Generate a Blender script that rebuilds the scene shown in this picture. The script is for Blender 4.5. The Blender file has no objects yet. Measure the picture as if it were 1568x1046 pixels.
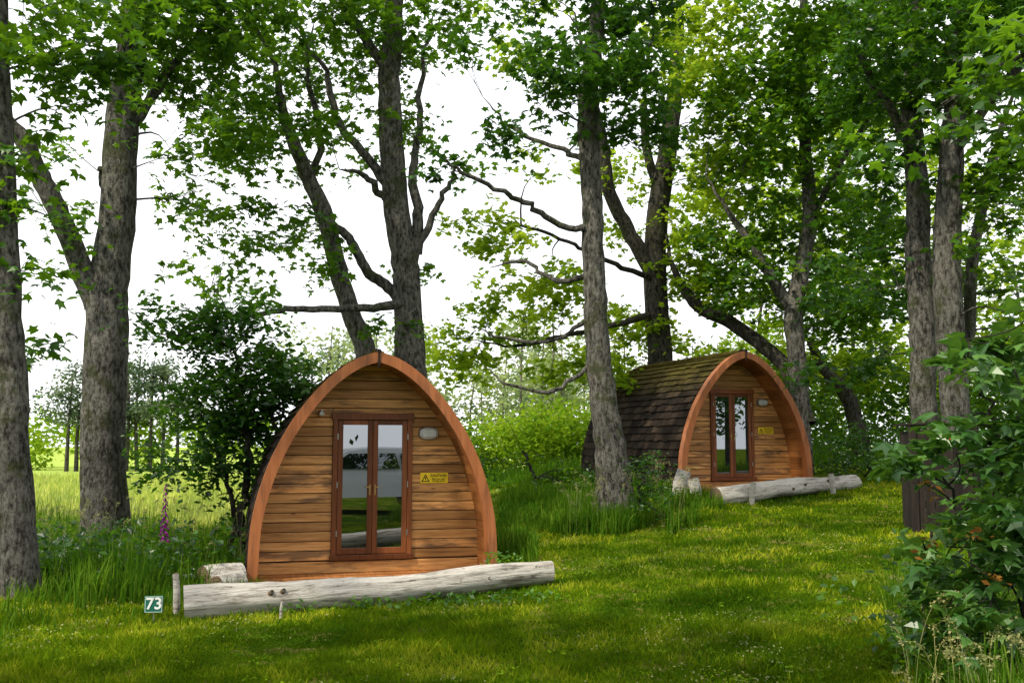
import bpy, math, random
import numpy as np
from mathutils import Vector

rng = np.random.default_rng(11)
random.seed(11)
scene = bpy.context.scene
PITCH = math.radians(6); CP, SP = math.cos(PITCH), math.sin(PITCH); F = 1524.0

def S(u, v, Y):
    """survey: bearing/elevation measured on the photo + real distance -> world metres"""
    xc = (u - 784) / F; yc = (523 - v) / F
    d = CP - SP * yc
    return np.array([xc / d * Y, Y, 1.5 + Y * (SP + CP * yc) / d])

def sstep(t):
    t = np.clip(t, 0, 1); return t * t * (3 - 2 * t)

POD1 = (-1.49, 11.12, .06, math.radians(15)); POD2 = (4.24, 17.97, .72, math.radians(20))
def H(x, y):
    x = np.asarray(x, float); y = np.asarray(y, float)
    s = sstep((x + 3.7) / 6.0)
    h = s * 0.056 * np.clip(y - 6.0, 0, 16) + 0.035 * np.clip(x - 2, 0, 12) * sstep((y - 4) / 8)
    h = h + 0.02 * np.sin(x * 1.3 + y * 0.7) + 0.015 * np.sin(x * 2.9 - y * 2.1)
    for (px, py, pz, th) in (POD1, POD2):     # levelled pads under the pods
        dx, dy = x-px, y-py; lx = dx*math.cos(th)+dy*math.sin(th); ly = -dx*math.sin(th)+dy*math.cos(th)
        d = np.hypot(np.maximum(np.abs(lx)-1.42, 0), np.maximum(np.maximum(-.28-ly, ly-4.4), 0))
        w = sstep(d/.55); h = h*w + np.minimum(h, pz-.06)*(1-w)
    return h

# ------------------------------------------------------------------ mesh helpers
def mesh_np(name, V, groups, mat, rnd=None, parent=None, smooth=False):
    V = np.asarray(V, np.float32)
    me = bpy.data.meshes.new(name)
    me.vertices.add(len(V)); me.vertices.foreach_set('co', V.ravel())
    loops = np.concatenate([g.ravel() for g in groups]).astype(np.int32)
    sizes = np.concatenate([np.full(len(g), g.shape[1]) for g in groups])
    starts = np.concatenate([[0], np.cumsum(sizes)[:-1]]).astype(np.int32)
    me.loops.add(len(loops)); me.loops.foreach_set('vertex_index', loops)
    me.polygons.add(len(sizes)); me.polygons.foreach_set('loop_start', starts)
    me.update(calc_edges=True)
    if rnd is not None:
        a = me.attributes.new('rnd', 'FLOAT', 'FACE')
        a.data.foreach_set('value', np.asarray(rnd, np.float32))
    me.polygons.foreach_set('use_smooth', np.full(len(sizes), smooth))
    me.materials.append(mat)
    ob = bpy.data.objects.new(name, me); scene.collection.objects.link(ob)
    if parent is not None: ob.parent = parent
    return ob

def empty(name, loc=(0, 0, 0), rz=0):
    e = bpy.data.objects.new(name, None); e.empty_display_size = .3
    e.location = loc; e.rotation_euler = (0, 0, rz)
    scene.collection.objects.link(e); return e

class MB:
    def __init__(s): s.v = []; s.f = []; s.r = []
    def hexa(s, pts, r=None):
        b = len(s.v); s.v += [tuple(p) for p in pts]
        if r is None: r = random.random()
        for q in ((0,3,2,1),(4,5,6,7),(0,1,5,4),(1,2,6,5),(2,3,7,6),(3,0,4,7)):
            s.f.append(tuple(b + i for i in q)); s.r.append(r)
    def box(s, x0, x1, y0, y1, z0, z1, r=None):
        s.hexa([(x0,y0,z0),(x1,y0,z0),(x1,y1,z0),(x0,y1,z0),(x0,y0,z1),(x1,y0,z1),(x1,y1,z1),(x0,y1,z1)], r)
    def poly(s, verts, faces, r=None):
        b = len(s.v); s.v += [tuple(p) for p in verts]
        if r is None: r = random.random()
        for q in faces: s.f.append(tuple(b + i for i in q)); s.r.append(r)
    def build(s, name, mat, parent=None, bevel=0, smooth=False):
        me = bpy.data.meshes.new(name); me.from_pydata(s.v, [], s.f); me.update()
        a = me.attributes.new('rnd', 'FLOAT', 'FACE'); a.data.foreach_set('value', s.r)
        me.materials.append(mat)
        if smooth: me.polygons.foreach_set('use_smooth', [True] * len(s.f))
        ob = bpy.data.objects.new(name, me); scene.collection.objects.link(ob)
        if parent: ob.parent = parent
        if bevel:
            m = ob.modifiers.new('bevel', 'BEVEL'); m.width = bevel; m.segments = 2; m.limit_method = 'ANGLE'
        return ob

def catmull(P, n):
    P = np.asarray(P, float); Q = np.vstack([2*P[0]-P[1], P, 2*P[-1]-P[-2]]); out = []
    for i in range(1, len(Q) - 2):
        for t in np.linspace(0, 1, n, endpoint=False):
            a, b, c, d = Q[i-1], Q[i], Q[i+1], Q[i+2]
            out.append(.5*((2*b)+(-a+c)*t+(2*a-5*b+4*c-d)*t*t+(-a+3*b-3*c+d)*t**3))
    out.append(P[-1]); return np.array(out)

def tube(P, R, k, rough=0.0, cap=False):
    P = np.asarray(P, float); R = np.asarray(R, float); n = len(P)
    T = np.gradient(P, axis=0); T /= np.linalg.norm(T, axis=1)[:, None] + 1e-9
    ref = np.array([1., 0.17, 0.05]) if abs(T[:, 0]).mean() < .75 else np.array([0.1, .2, 1.])
    A = np.cross(T, ref); A /= np.linalg.norm(A, axis=1)[:, None] + 1e-9
    B = np.cross(T, A)
    th = np.arange(k) / k * 2 * math.pi
    rr = R[:, None] * np.ones((n, k))
    if rough:
        lob = sum(rng.uniform(.3, 1) * np.sin(m * th[None, :] + rng.uniform(0, 6) + np.linspace(0, rng.uniform(-2, 2), n)[:, None]) for m in (2, 3, 5))
        rr = rr * (1 + rough * lob * .5 + rng.normal(0, rough * .22, (n, k)))
    V = P[:, None, :] + rr[..., None] * (np.cos(th)[None, :, None] * A[:, None, :] + np.sin(th)[None, :, None] * B[:, None, :])
    i = np.arange(n - 1)[:, None] * k; j = np.arange(k)[None, :]; j2 = (j + 1) % k
    Q = np.stack([i + j, i + j2, i + k + j2, i + k + j], -1).reshape(-1, 4)
    return V.reshape(-1, 3), Q

# ------------------------------------------------------------------ materials
def newmat(name):
    m = bpy.data.materials.new(name); m.use_nodes = True
    nt = m.node_tree; nt.nodes.clear()
    o = nt.nodes.new('ShaderNodeOutputMaterial')
    b = nt.nodes.new('ShaderNodeBsdfPrincipled'); b.inputs['Specular IOR Level'].default_value = .25
    nt.links.new(b.outputs[0], o.inputs[0]); return m, nt, o, b

def N(nt, t, **kw):
    n = nt.nodes.new(t)
    for k, v in kw.items():
        if k in n.inputs: n.inputs[k].default_value = v
        else: setattr(n, k, v)
    return n

def ramp(nt, fac, stops):
    r = nt.nodes.new('ShaderNodeValToRGB'); e = r.color_ramp.elements
    while len(e) < len(stops): e.new(.5)
    for i, (p, c) in enumerate(stops):
        e[i].position = p; e[i].color = (*c, 1) if len(c) == 3 else c
    nt.links.new(fac, r.inputs[0]); return r.outputs[0]

def mix(nt, fac, a, b, mode='MIX'):
    m = nt.nodes.new('ShaderNodeMix'); m.data_type = 'RGBA'; m.blend_type = mode
    for sock, val in ((m.inputs[0], fac), (m.inputs[6], a), (m.inputs[7], b)):
        if hasattr(val, 'links'): nt.links.new(val, sock)
        elif isinstance(val, (int, float)): sock.default_value = val
        else: sock.default_value = (*val, 1)
    return m.outputs[2]

def coords(nt, scale=(1, 1, 1), kind='Object'):
    tc = nt.nodes.new('ShaderNodeTexCoord'); mp = nt.nodes.new('ShaderNodeMapping')
    mp.inputs['Scale'].default_value = scale
    nt.links.new(tc.outputs[kind], mp.inputs[0]); return mp.outputs[0]

def noise(nt, vec, scale, detail=4, rough=.55):
    n = N(nt, 'ShaderNodeTexNoise', Scale=scale, Detail=detail, Roughness=rough)
    nt.links.new(vec, n.inputs['Vector']); return n.outputs[0]

def bump(nt, h, b, strength=.5, dist=.02):
    n = N(nt, 'ShaderNodeBump', Strength=strength, Distance=dist)
    nt.links.new(h, n.inputs['Height']); nt.links.new(n.outputs[0], b.inputs['Normal'])

def leafmat(name, dark, midc, light, trans, tf=.35, gloss=0.0):
    m = bpy.data.materials.new(name); m.use_nodes = True; nt = m.node_tree; nt.nodes.clear()
    o = nt.nodes.new('ShaderNodeOutputMaterial'); b = nt.nodes.new('ShaderNodeBsdfDiffuse')
    at = N(nt, 'ShaderNodeAttribute', attribute_name='rnd')
    col = ramp(nt, at.outputs['Fac'], [(0, dark), (.55, midc), (1, light)])
    nz = noise(nt, coords(nt), .9, 2)
    f = ramp(nt, nz, [(.35, (.55, .62, .6)), (.65, (1.35, 1.22, 1.05))])
    nt.links.new(mix(nt, 1.0, col, f, 'MULTIPLY'), b.inputs[0])
    t = N(nt, 'ShaderNodeBsdfTranslucent')
    nt.links.new(mix(nt, 1.0, trans, f, 'MULTIPLY'), t.inputs[0])
    ms = N(nt, 'ShaderNodeMixShader'); ms.inputs[0].default_value = tf
    nt.links.new(b.outputs[0], ms.inputs[1]); nt.links.new(t.outputs[0], ms.inputs[2]); last = ms
    if gloss:
        g = N(nt, 'ShaderNodeBsdfGlossy', Roughness=.38); m2 = N(nt, 'ShaderNodeMixShader'); m2.inputs[0].default_value = gloss
        nt.links.new(ms.outputs[0], m2.inputs[1]); nt.links.new(g.outputs[0], m2.inputs[2]); last = m2
    nt.links.new(last.outputs[0], o.inputs[0]); return m

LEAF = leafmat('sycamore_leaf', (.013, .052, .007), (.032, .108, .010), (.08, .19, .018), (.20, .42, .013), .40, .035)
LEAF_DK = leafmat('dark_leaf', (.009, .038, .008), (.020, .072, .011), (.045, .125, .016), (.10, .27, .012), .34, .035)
LEAF_BRIGHT = leafmat('lit_look_leaf', (.03, .10, .02), (.06, .17, .025), (.13, .27, .05), (.18, .38, .03), .3, .05)  # lightened leaf colour, makes the overhung sapling look lit
LEAF_BACKLIT = leafmat('backlit_leaf', (.05, .13, .01), (.11, .22, .016), (.19, .31, .025), (.42, .60, .03), .47)  # backlight put into the base colour: lighter, yellower green
LEAF_HAZE = leafmat('far_leaf_hazed', (.12, .18, .08), (.20, .27, .13), (.30, .36, .2), (.4, .5, .22), .4)  # aerial haze put into the leaf colour: paler, greyer green
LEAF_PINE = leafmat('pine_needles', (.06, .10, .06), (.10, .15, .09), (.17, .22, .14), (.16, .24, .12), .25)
HEDGE = leafmat('hedge_leaf', (.06, .15, .008), (.13, .25, .012), (.23, .36, .02), (.36, .54, .03), .38)
GRASS = leafmat('lawn_grass', (.020, .064, .003), (.092, .168, .004), (.30, .34, .024), (.24, .36, .010), .33)
GRASS_T = leafmat('long_grass', (.016, .065, .005), (.045, .13, .008), (.14, .23, .028), (.16, .31, .017), .35)
MEADOW = leafmat('meadow_grass', (.22, .31, .05), (.34, .42, .09), (.50, .50, .20), (.45, .55, .12), .35)
STRAW = leafmat('seed_head', (.16, .2, .07), (.26, .28, .12), (.38, .37, .2), (.3, .33, .1), .25)
ORANGEL = leafmat('young_red_leaf', (.2, .07, .02), (.32, .14, .03), (.4, .24, .05), (.4, .2, .04), .35)
FOX = leafmat('foxglove_petal', (.2, .015, .22), (.3, .03, .32), (.42, .07, .42), (.5, .06, .5), .3)

def barkmat(name, dark, light, lich, lamt):
    m, nt, o, b = newmat(name)
    c1 = coords(nt, (1, 1, .4)); c2 = coords(nt)
    n1 = noise(nt, c1, 20, 8, .78); n2 = noise(nt, c2, 3.2, 3, .5); n3 = noise(nt, c2, 10, 6, .75); nl_ = noise(nt, c2, 1.1, 3)
    base = ramp(nt, n1, [(.41, dark), (.58, light)])
    base = mix(nt, 1.0, base, ramp(nt, nl_, [(.3, (.65, .65, .65)), (.7, (1.3, 1.28, 1.24))]), 'MULTIPLY')
    patch = N(nt, 'ShaderNodeMath', operation='ADD'); nt.links.new(n2, patch.inputs[0]); nt.links.new(n3, patch.inputs[1])
    mossn = noise(nt, c2, 2.7, 6, .7)
    col = mix(nt, ramp(nt, mossn, [(.53, (0, 0, 0)), (.61, (.7, .7, .7))]), base, (.06, .072, .022))
    pf = ramp(nt, patch.outputs[0], [(lamt, (0, 0, 0)), (lamt + .03, (.9, .9, .9))])
    col = mix(nt, pf, col, lich)
    nt.links.new(col, b.inputs['Base Color']); b.inputs['Roughness'].default_value = .95; b.inputs['Specular IOR Level'].default_value = .1
    hh = N(nt, 'ShaderNodeMath', operation='ADD'); nt.links.new(n1, hh.inputs[0]); nt.links.new(n3, hh.inputs[1])
    bump(nt, hh.outputs[0], b, 1.0, .08); return m
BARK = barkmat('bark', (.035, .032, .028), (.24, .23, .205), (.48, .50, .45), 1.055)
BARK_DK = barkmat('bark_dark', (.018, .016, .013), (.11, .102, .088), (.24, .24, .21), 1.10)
BARK_HAZE = barkmat('bark_far_hazed', (.10, .09, .08), (.2, .18, .15), (.3, .3, .27), 1.1)  # bark paled so distance haze is part of its colour

def woodmat(name, a, bcol, c, along='x', weather=.5, rough=.55, gs=1.0):
    m, nt, o, b = newmat(name)
    sc = {'x': (1.2, 14, 22), 'y': (22, 1.2, 22), 'z': (22, 14, 1.2)}[along]
    sc = tuple(q * gs for q in sc)
    g = noise(nt, coords(nt, sc), 1.6, 8, .65)
    at = N(nt, 'ShaderNodeAttribute', attribute_name='rnd')
    col = ramp(nt, g, [(.28, a), (.5, bcol), (.72, c)])
    sh = ramp(nt, at.outputs['Fac'], [(0, (.55, .5, .45)), (.5, (.96, .91, .85)), (1, (1.42, 1.32, 1.25))])
    col = mix(nt, 1.0, col, sh, 'MULTIPLY')
    sc2 = {'x': (.9, 2, 5), 'y': (5, .9, 5), 'z': (5, 2, .9)}[along]
    w = noise(nt, coords(nt, sc2), 2.0, 5, .65)
    ad = N(nt, 'ShaderNodeMath', operation='MULTIPLY_ADD'); ad.inputs[1].default_value = .25
    nt.links.new(at.outputs['Fac'], ad.inputs[0]); nt.links.new(w, ad.inputs[2])
    col = mix(nt, ramp(nt, ad.outputs[0], [(.66, (0, 0, 0)), (.80, (weather,) * 3)]), col, (.07, .042, .028))
    kv = N(nt, 'ShaderNodeTexVoronoi', Scale=3.3); nt.links.new(coords(nt, {'x': (.6, 1, 2.6), 'y': (2.6, .6, 2.6), 'z': (2.6, 1, .6)}[along]), kv.inputs['Vector'])
    col = mix(nt, ramp(nt, kv.outputs[0], [(.035, (.85, .85, .85)), (.075, (0, 0, 0))]), col, (.05, .02, .01))
    nt.links.new(col, b.inputs['Base Color']); b.inputs['Roughness'].default_value = rough
    bump(nt, g, b, .35, .004); return m
CLAD = woodmat('larch_cladding', (.27, .118, .036), (.50, .25, .085), (.68, .40, .165), 'x', .75)
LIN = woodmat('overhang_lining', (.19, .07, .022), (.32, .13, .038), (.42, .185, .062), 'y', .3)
RIM = woodmat('arch_rim_wood', (.20, .07, .026), (.32, .115, .042), (.42, .16, .062), 'z', .5, .5, .4)
DOORW = woodmat('door_timber', (.11, .034, .012), (.18, .058, .019), (.24, .082, .028), 'z', .2, .4)
DARKW = woodmat('dark_timber', (.008, .006, .005), (.013, .010, .008), (.022, .017, .013), 'z', .2, .8)
m, nt, o, b = newmat('cedar_shingle')
at = N(nt, 'ShaderNodeAttribute', attribute_name='rnd')
c = ramp(nt, at.outputs['Fac'], [(0, (.008, .006, .005)), (.5, (.018, .013, .010)), (1, (.04, .028, .02))])
g = noise(nt, coords(nt, (1, 1, 1)), 9, 6, .7)
gz = N(nt, 'ShaderNodeSeparateXYZ'); nt.links.new(coords(nt), gz.inputs[0])
mz = N(nt, 'ShaderNodeMapRange'); mz.inputs[1].default_value = 1.1; mz.inputs[2].default_value = 2.5
nt.links.new(gz.outputs[2], mz.inputs[0])
mm = N(nt, 'ShaderNodeMath', operation='MULTIPLY'); nt.links.new(g, mm.inputs[0]); nt.links.new(mz.outputs[0], mm.inputs[1])
c = mix(nt, ramp(nt, mm.outputs[0], [(.22, (0, 0, 0)), (.45, (.85, .85, .85))]), c, (.075, .062, .010))
nt.links.new(c, b.inputs['Base Color']); b.inputs['Roughness'].default_value = .95; b.inputs['Specular IOR Level'].default_value = .08; bump(nt, g, b, .6, .01); SHING = m

def plain(name, col, rough=.5, metal=0, nz=.15, sc=12):
    m, nt, o, b = newmat(name)
    n = noise(nt, coords(nt), sc, 5)
    c = mix(nt, 1.0, col, ramp(nt, n, [(.3, (1 - nz,) * 3), (.7, (1 + nz,) * 3)]), 'MULTIPLY')
    nt.links.new(c, b.inputs['Base Color']); b.inputs['Roughness'].default_value = rough
    b.inputs['Metallic'].default_value = metal; return m
YEL = plain('sign_yellow', (.80, .55, .02), .5); BLK = plain('black_print', (.01, .01, .01), .6)
GRN = plain('sign_green', (.015, .13, .09), .4); WHT = plain('white_print', (.75, .77, .75), .5)
STEEL = plain('brushed_steel', (.35, .34, .32), .35, .8); LENS = plain('lamp_lens', (.55, .56, .55), .2)
BRASS = plain('brass', (.4, .26, .1), .4, .9); CARW = plain('white_car_paint', (.75, .76, .77), .2, 0, .02)
TYRE = plain('tyre_rubber', (.02, .02, .02), .8)
REDP = plain('red_plastic', (.5, .02, .015), .4)
m, nt, o, b = newmat('door_glass')
b.inputs['Base Color'].default_value = (.004, .005, .005, 1); b.inputs['Roughness'].default_value = .02
gl = N(nt, 'ShaderNodeBsdfGlossy', Roughness=.006); gl.inputs[0].default_value = (.9, .95, 1, 1)
ms = N(nt, 'ShaderNodeMixShader'); ms.inputs[0].default_value = .27
nt.links.new(b.outputs[0], ms.inputs[1]); nt.links.new(gl.outputs[0], ms.inputs[2]); nt.links.new(ms.outputs[0], o.inputs[0])
GLASS = m
m, nt, o, b = newmat('weathered_log')
c1 = coords(nt, (1.3, 16, 16)); g = noise(nt, c1, 1.5, 8, .7); g2 = noise(nt, coords(nt, (1.2, 4, 4)), 2.4, 6, .7); g4 = noise(nt, coords(nt, (2, 2, 2)), 9, 5, .7)
c = ramp(nt, g, [(.34, (.08, .065, .05)), (.45, (.42, .385, .34)), (.7, (.66, .63, .58))])
c = mix(nt, ramp(nt, g2, [(.54, (0, 0, 0)), (.64, (.65, .65, .65))]), c, (.17, .13, .10))
c = mix(nt, ramp(nt, g4, [(.60, (0, 0, 0)), (.70, (.6, .6, .6))]), c, (.08, .07, .05))
nt.links.new(c, b.inputs['Base Color']); b.inputs['Roughness'].default_value = .9; bump(nt, g, b, 1.0, .04); LOGM = m
m, nt, o, b = newmat('log_end_grain')
wv = N(nt, 'ShaderNodeTexWave', wave_type='RINGS', rings_direction='X', Scale=14.0, Distortion=2.5); nt.links.new(coords(nt), wv.inputs['Vector'])
nt.links.new(ramp(nt, wv.outputs[0], [(0, (.06, .04, .025)), (1, (.2, .14, .09))]), b.inputs['Base Color']); b.inputs['Roughness'].default_value = .9; ENDM = m

m, nt, o, b = newmat('ground_turf')
c0 = coords(nt); n1 = noise(nt, c0, .55, 5, .6); n2 = noise(nt, c0, 3.0, 6, .7); n3 = noise(nt, c0, 45, 4, .7)
c = ramp(nt, n1, [(.35, (.02, .055, .003)), (.55, (.06, .108, .005)), (.7, (.16, .175, .02))])
c = mix(nt, ramp(nt, n2, [(.53, (0, 0, 0)), (.66, (.85, .85, .85))]), c, (.20, .155, .05))
c = mix(nt, 1.0, c, ramp(nt, n3, [(.35, (.3, .3, .3)), (.65, (1.4, 1.4, 1.4))]), 'MULTIPLY')
sx = N(nt, 'ShaderNodeSeparateXYZ'); nt.links.new(c0, sx.inputs[0])
mr = N(nt, 'ShaderNodeMapRange'); mr.inputs[1].default_value = 17; mr.inputs[2].default_value = 24; nt.links.new(sx.outputs[1], mr.inputs[0])
far = ramp(nt, n2, [(.35, (.22, .32, .05)), (.65, (.34, .41, .10))])
c = mix(nt, mr.outputs[0], c, far)
nt.links.new(c, b.inputs['Base Color']); b.inputs['Roughness'].default_value = 1; b.inputs['Specular IOR Level'].default_value = 0; bump(nt, n3, b, .6, .02); GROUND = m

# ------------------------------------------------------------------ world, sun, camera
sd = Vector((-.60, -.55, 1.0)).normalized()
w = bpy.data.worlds.new('World'); scene.world = w; w.use_nodes = True
nt = w.node_tree; nt.nodes.clear()
wo = nt.nodes.new('ShaderNodeOutputWorld'); bg = nt.nodes.new('ShaderNodeBackground')
sky = nt.nodes.new('ShaderNodeTexSky'); sky.sky_type = 'NISHITA'; sky.sun_disc = False
sky.sun_elevation = math.asin(sd.z); sky.sun_rotation = math.atan2(sd.x, sd.y); sky.dust_density = 4
tc = nt.nodes.new('ShaderNodeTexCoord')
cl = noise(nt, tc.outputs['Generated'], 2.5, 5)
cc = ramp(nt, cl, [(.3, (12., 12.4, 13.)), (.7, (15., 15., 15.))])
mx = mix(nt, .88, sky.outputs[0], cc)
nt.links.new(mx, bg.inputs[0]); bg.inputs[1].default_value = .132
nt.links.new(bg.outputs[0], wo.inputs[0])
sl = bpy.data.lights.new('sun', 'SUN'); sl.energy = 5.0; sl.angle = math.radians(1.5); sl.color = (1, .92, .76)
so = bpy.data.objects.new('sun', sl); so.rotation_euler = sd.to_track_quat('Z', 'Y').to_euler(); so.location = (-20, -20, 40)
scene.collection.objects.link(so)
cam = bpy.data.cameras.new('camera'); cam.lens = 35; cam.sensor_width = 36; cam.clip_end = 3000
co = bpy.data.objects.new('camera', cam); co.location = (0, 0, 1.5); co.rotation_euler = (math.radians(90) + PITCH, 0, 0)
scene.collection.objects.link(co); scene.camera = co
scene.view_settings.view_transform = 'Standard'; scene.view_settings.look = 'None'; scene.view_settings.exposure = 0

# ------------------------------------------------------------------ ground sheet
def axis(lo, hi, fine_lo, fine_hi, step):
    a = list(np.arange(fine_lo, fine_hi, step)); s = step; x = fine_hi
    while x < hi: a.append(x); s *= 1.3; x += s
    a.append(hi); s = step; x = fine_lo - step; pre = []
    while x > lo: pre.append(x); s *= 1.3; x -= s
    pre.append(lo); return np.array(pre[::-1] + a)
gx = axis(-900, 900, -14, 16, .15); gy = axis(-300, 1500, 0, 30, .15)
X, Y = np.meshgrid(gx, gy); V = np.stack([X, Y, H(X, Y)], -1).reshape(-1, 3)
nx = len(gx); i = np.arange(len(gy) - 1)[:, None] * nx; j = np.arange(nx - 1)[None, :]
mesh_np('ground', V, [np.stack([i+j, i+j+1, i+nx+j+1, i+nx+j], -1).reshape(-1, 4)], GROUND, smooth=True)

# ------------------------------------------------------------------ leaves
LOBE = np.array([(0, 0, 0), (.40, .06, -.05), (.27, .27, .02), (.56, .60, -.10), (.20, .56, .03), (0, 1.0, -.12),
                 (-.20, .56, .03), (-.56, .60, -.10), (-.27, .27, .02), (-.40, .06, -.05)])
LOBE5 = np.array([(0, 0, 0), (.42, .12, -.05), (.22, .38, 0), (.50, .66, -.08), (0, 1.0, -.12), (-.50, .66, -.08), (-.22, .38, 0), (-.42, .12, -.05)])
DIA = np.array([(0, 0, 0), (.3, .45, .04), (0, 1, -.06), (-.3, .45, .04)])
def leaves(P, size, template, up=1.0, tilt=.6):
    n = len(P); k = len(template)
    az = rng.uniform(0, 2*math.pi, n)
    nrm = np.stack([rng.normal(0, tilt, n), rng.normal(0, tilt, n), np.full(n, up)], 1)
    nrm /= np.linalg.norm(nrm, axis=1)[:, None]
    t = np.stack([np.cos(az), np.sin(az), rng.normal(-.35, .3, n)], 1)
    t -= nrm * (t * nrm).sum(1)[:, None]; t /= np.linalg.norm(t, axis=1)[:, None]
    s = np.cross(t, nrm)
    sz = (size * rng.uniform(.6, 1.25, n))[:, None, None]
    V = P[:, None, :] + sz * (template[None, :, 0:1]*s[:, None, :] + template[None, :, 1:2]*t[:, None, :] + template[None, :, 2:3]*nrm[:, None, :])
    return V.reshape(-1, 3), (np.arange(n)[:, None]*k + np.arange(k)[None, :])

def spray_points(C, nl, rad):
    m = len(C); k = 6
    a = rng.uniform(0, 2*math.pi, (m, k)); L = rad * rng.uniform(.55, 1.25, (m, k))
    D = np.stack([np.cos(a)*L, np.sin(a)*L, rng.normal(-.05, .30, (m, k))*L], -1)
    idx = rng.integers(0, k, (m, nl)); t = rng.uniform(.1, 1, (m, nl)) ** .7
    P = C[:, None, :] + D[np.arange(m)[:, None], idx] * t[..., None] + rng.normal(0, .06*rad/.45, (m, nl, 3))
    P[..., 2] -= .18 * rad * t * t
    return P.reshape(-1, 3)

WSC = .86
def make_tree(name, limbs, masses, leaf=LEAF, bark=BARK, lsize=.135, nl=38, rad=.5, tmpl=LOBE, sides=18, base=None, cov=2000., flare=True, wob=.012, dens=1.4, wlimbs=None, wmasses=()):
    tv = []; tq = []; off = 0; skP = []; skR = []
    for li, lb in enumerate(wlimbs if wlimbs else limbs):
        if wlimbs: P = np.array([q[:3] for q in lb], float); R = np.array([q[3] for q in lb], float)
        else: P = np.array([S(*q[:3]) for q in lb]); R = np.array([q[3]/2/F*q[2] for q in lb])*WSC
        D = catmull(np.hstack([P, R[:, None]]), 6); P = D[:, :3].copy(); R = np.abs(D[:, 3])
        P[1:-1] += rng.normal(0, wob, (len(P)-2, 3)) * np.array([1, 1, .3]) * np.clip(.12/R[1:-1, None], .6, 2.5)
        if li > 0: q = len(R)//3; R[-q:] *= np.linspace(1, .3, q)
        if li == 0:
            if base is None:
                g = H(P[0, 0], P[0, 1]); base = np.array([P[0, 0], P[0, 1], float(g)])
            if flare and P[0, 2] > base[2] + .15:
                b1_ = base.copy(); extra = np.array([b1_-[0, 0, .2], b1_+[0, 0, .06]])
                P = np.vstack([extra, P]); R = np.concatenate([[R[0]*1.5, R[0]*1.28], R])
        v, q = tube(P, R, sides if R.max() > .08 else 8, .06)
        tv.append(v); tq.append(q + off); off += len(v)
        for a in range(0 if li else len(P)//4, len(P)): skP.append(P[a]); skR.append(R[a])
    C = []
    for (u, v, Yd, ru, rv, ry, lai) in masses:
        c = S(u, v, Yd); n = max(2, int(dens*math.pi*ru*rv*lai/(cov*(15/Yd)**2)))
        d = rng.normal(0, 1, (n, 3)); d /= np.linalg.norm(d, axis=1)[:, None]; d *= rng.uniform(0, 1, (n, 1))**(1/3.)
        C.append(c + d*np.array([ru/F*Yd, ry, rv/F*Yd]))
    for (x, y, z, rx, ry, rz, n) in wmasses:
        d = rng.normal(0, 1, (n, 3)); d /= np.linalg.norm(d, axis=1)[:, None]; d *= rng.uniform(0, 1, (n, 1))**(1/3.)
        C.append(np.array([x, y, z]) + d*np.array([rx, ry, rz]))
    C = np.vstack(C); g = H(C[:, 0], C[:, 1]) + .12; C[:, 2] = np.maximum(C[:, 2], g)
    sp = np.array(skP); dd = np.linalg.norm(C[:, None] - sp[None, ::2], axis=2).min(1)
    K = np.zeros((len(sp) + 6*len(C), 3)); KR = np.zeros(len(K)); cnt = len(sp); K[:cnt] = sp; KR[:cnt] = skR
    for ci in np.argsort(dd):
        p = C[ci]; dv = p - K[:cnt]; dist = np.linalg.norm(dv, axis=1) + .5*np.maximum(0, -dv[:, 2]) + .8*(KR[:cnt] < .006)
        b0 = int(dist.argmin()); a = K[b0]; L = np.linalg.norm(p - a) + 1e-6
        r0 = min(KR[b0]*.75, .008 + .013*L); t = np.linspace(0, 1, 6)[:, None]
        side = rng.normal(0, .10*L, 3); pts = a + (p-a)*t + side*np.sin(t*math.pi) + np.array([0, 0, .10*L])*np.sin(t*math.pi)
        rr = r0*(1-t[:, 0]) + .004*t[:, 0]
        v, q = tube(pts, rr, 4); tv.append(v); tq.append(q+off); off += len(v)
        K[cnt:cnt+5] = pts[1:]; KR[cnt:cnt+5] = rr[1:]; cnt += 5
    par = empty(name, tuple(base))
    mesh_np('trunk_and_branches', np.vstack(tv) - base, [np.vstack(tq)], bark, parent=par, smooth=True)
    P = spray_points(C, nl, rad); V, Fc = leaves(P, lsize, tmpl)
    mesh_np('foliage', V - base, [Fc], leaf, rnd=rng.uniform(0, 1, len(Fc)), parent=par)
    return par

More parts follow.
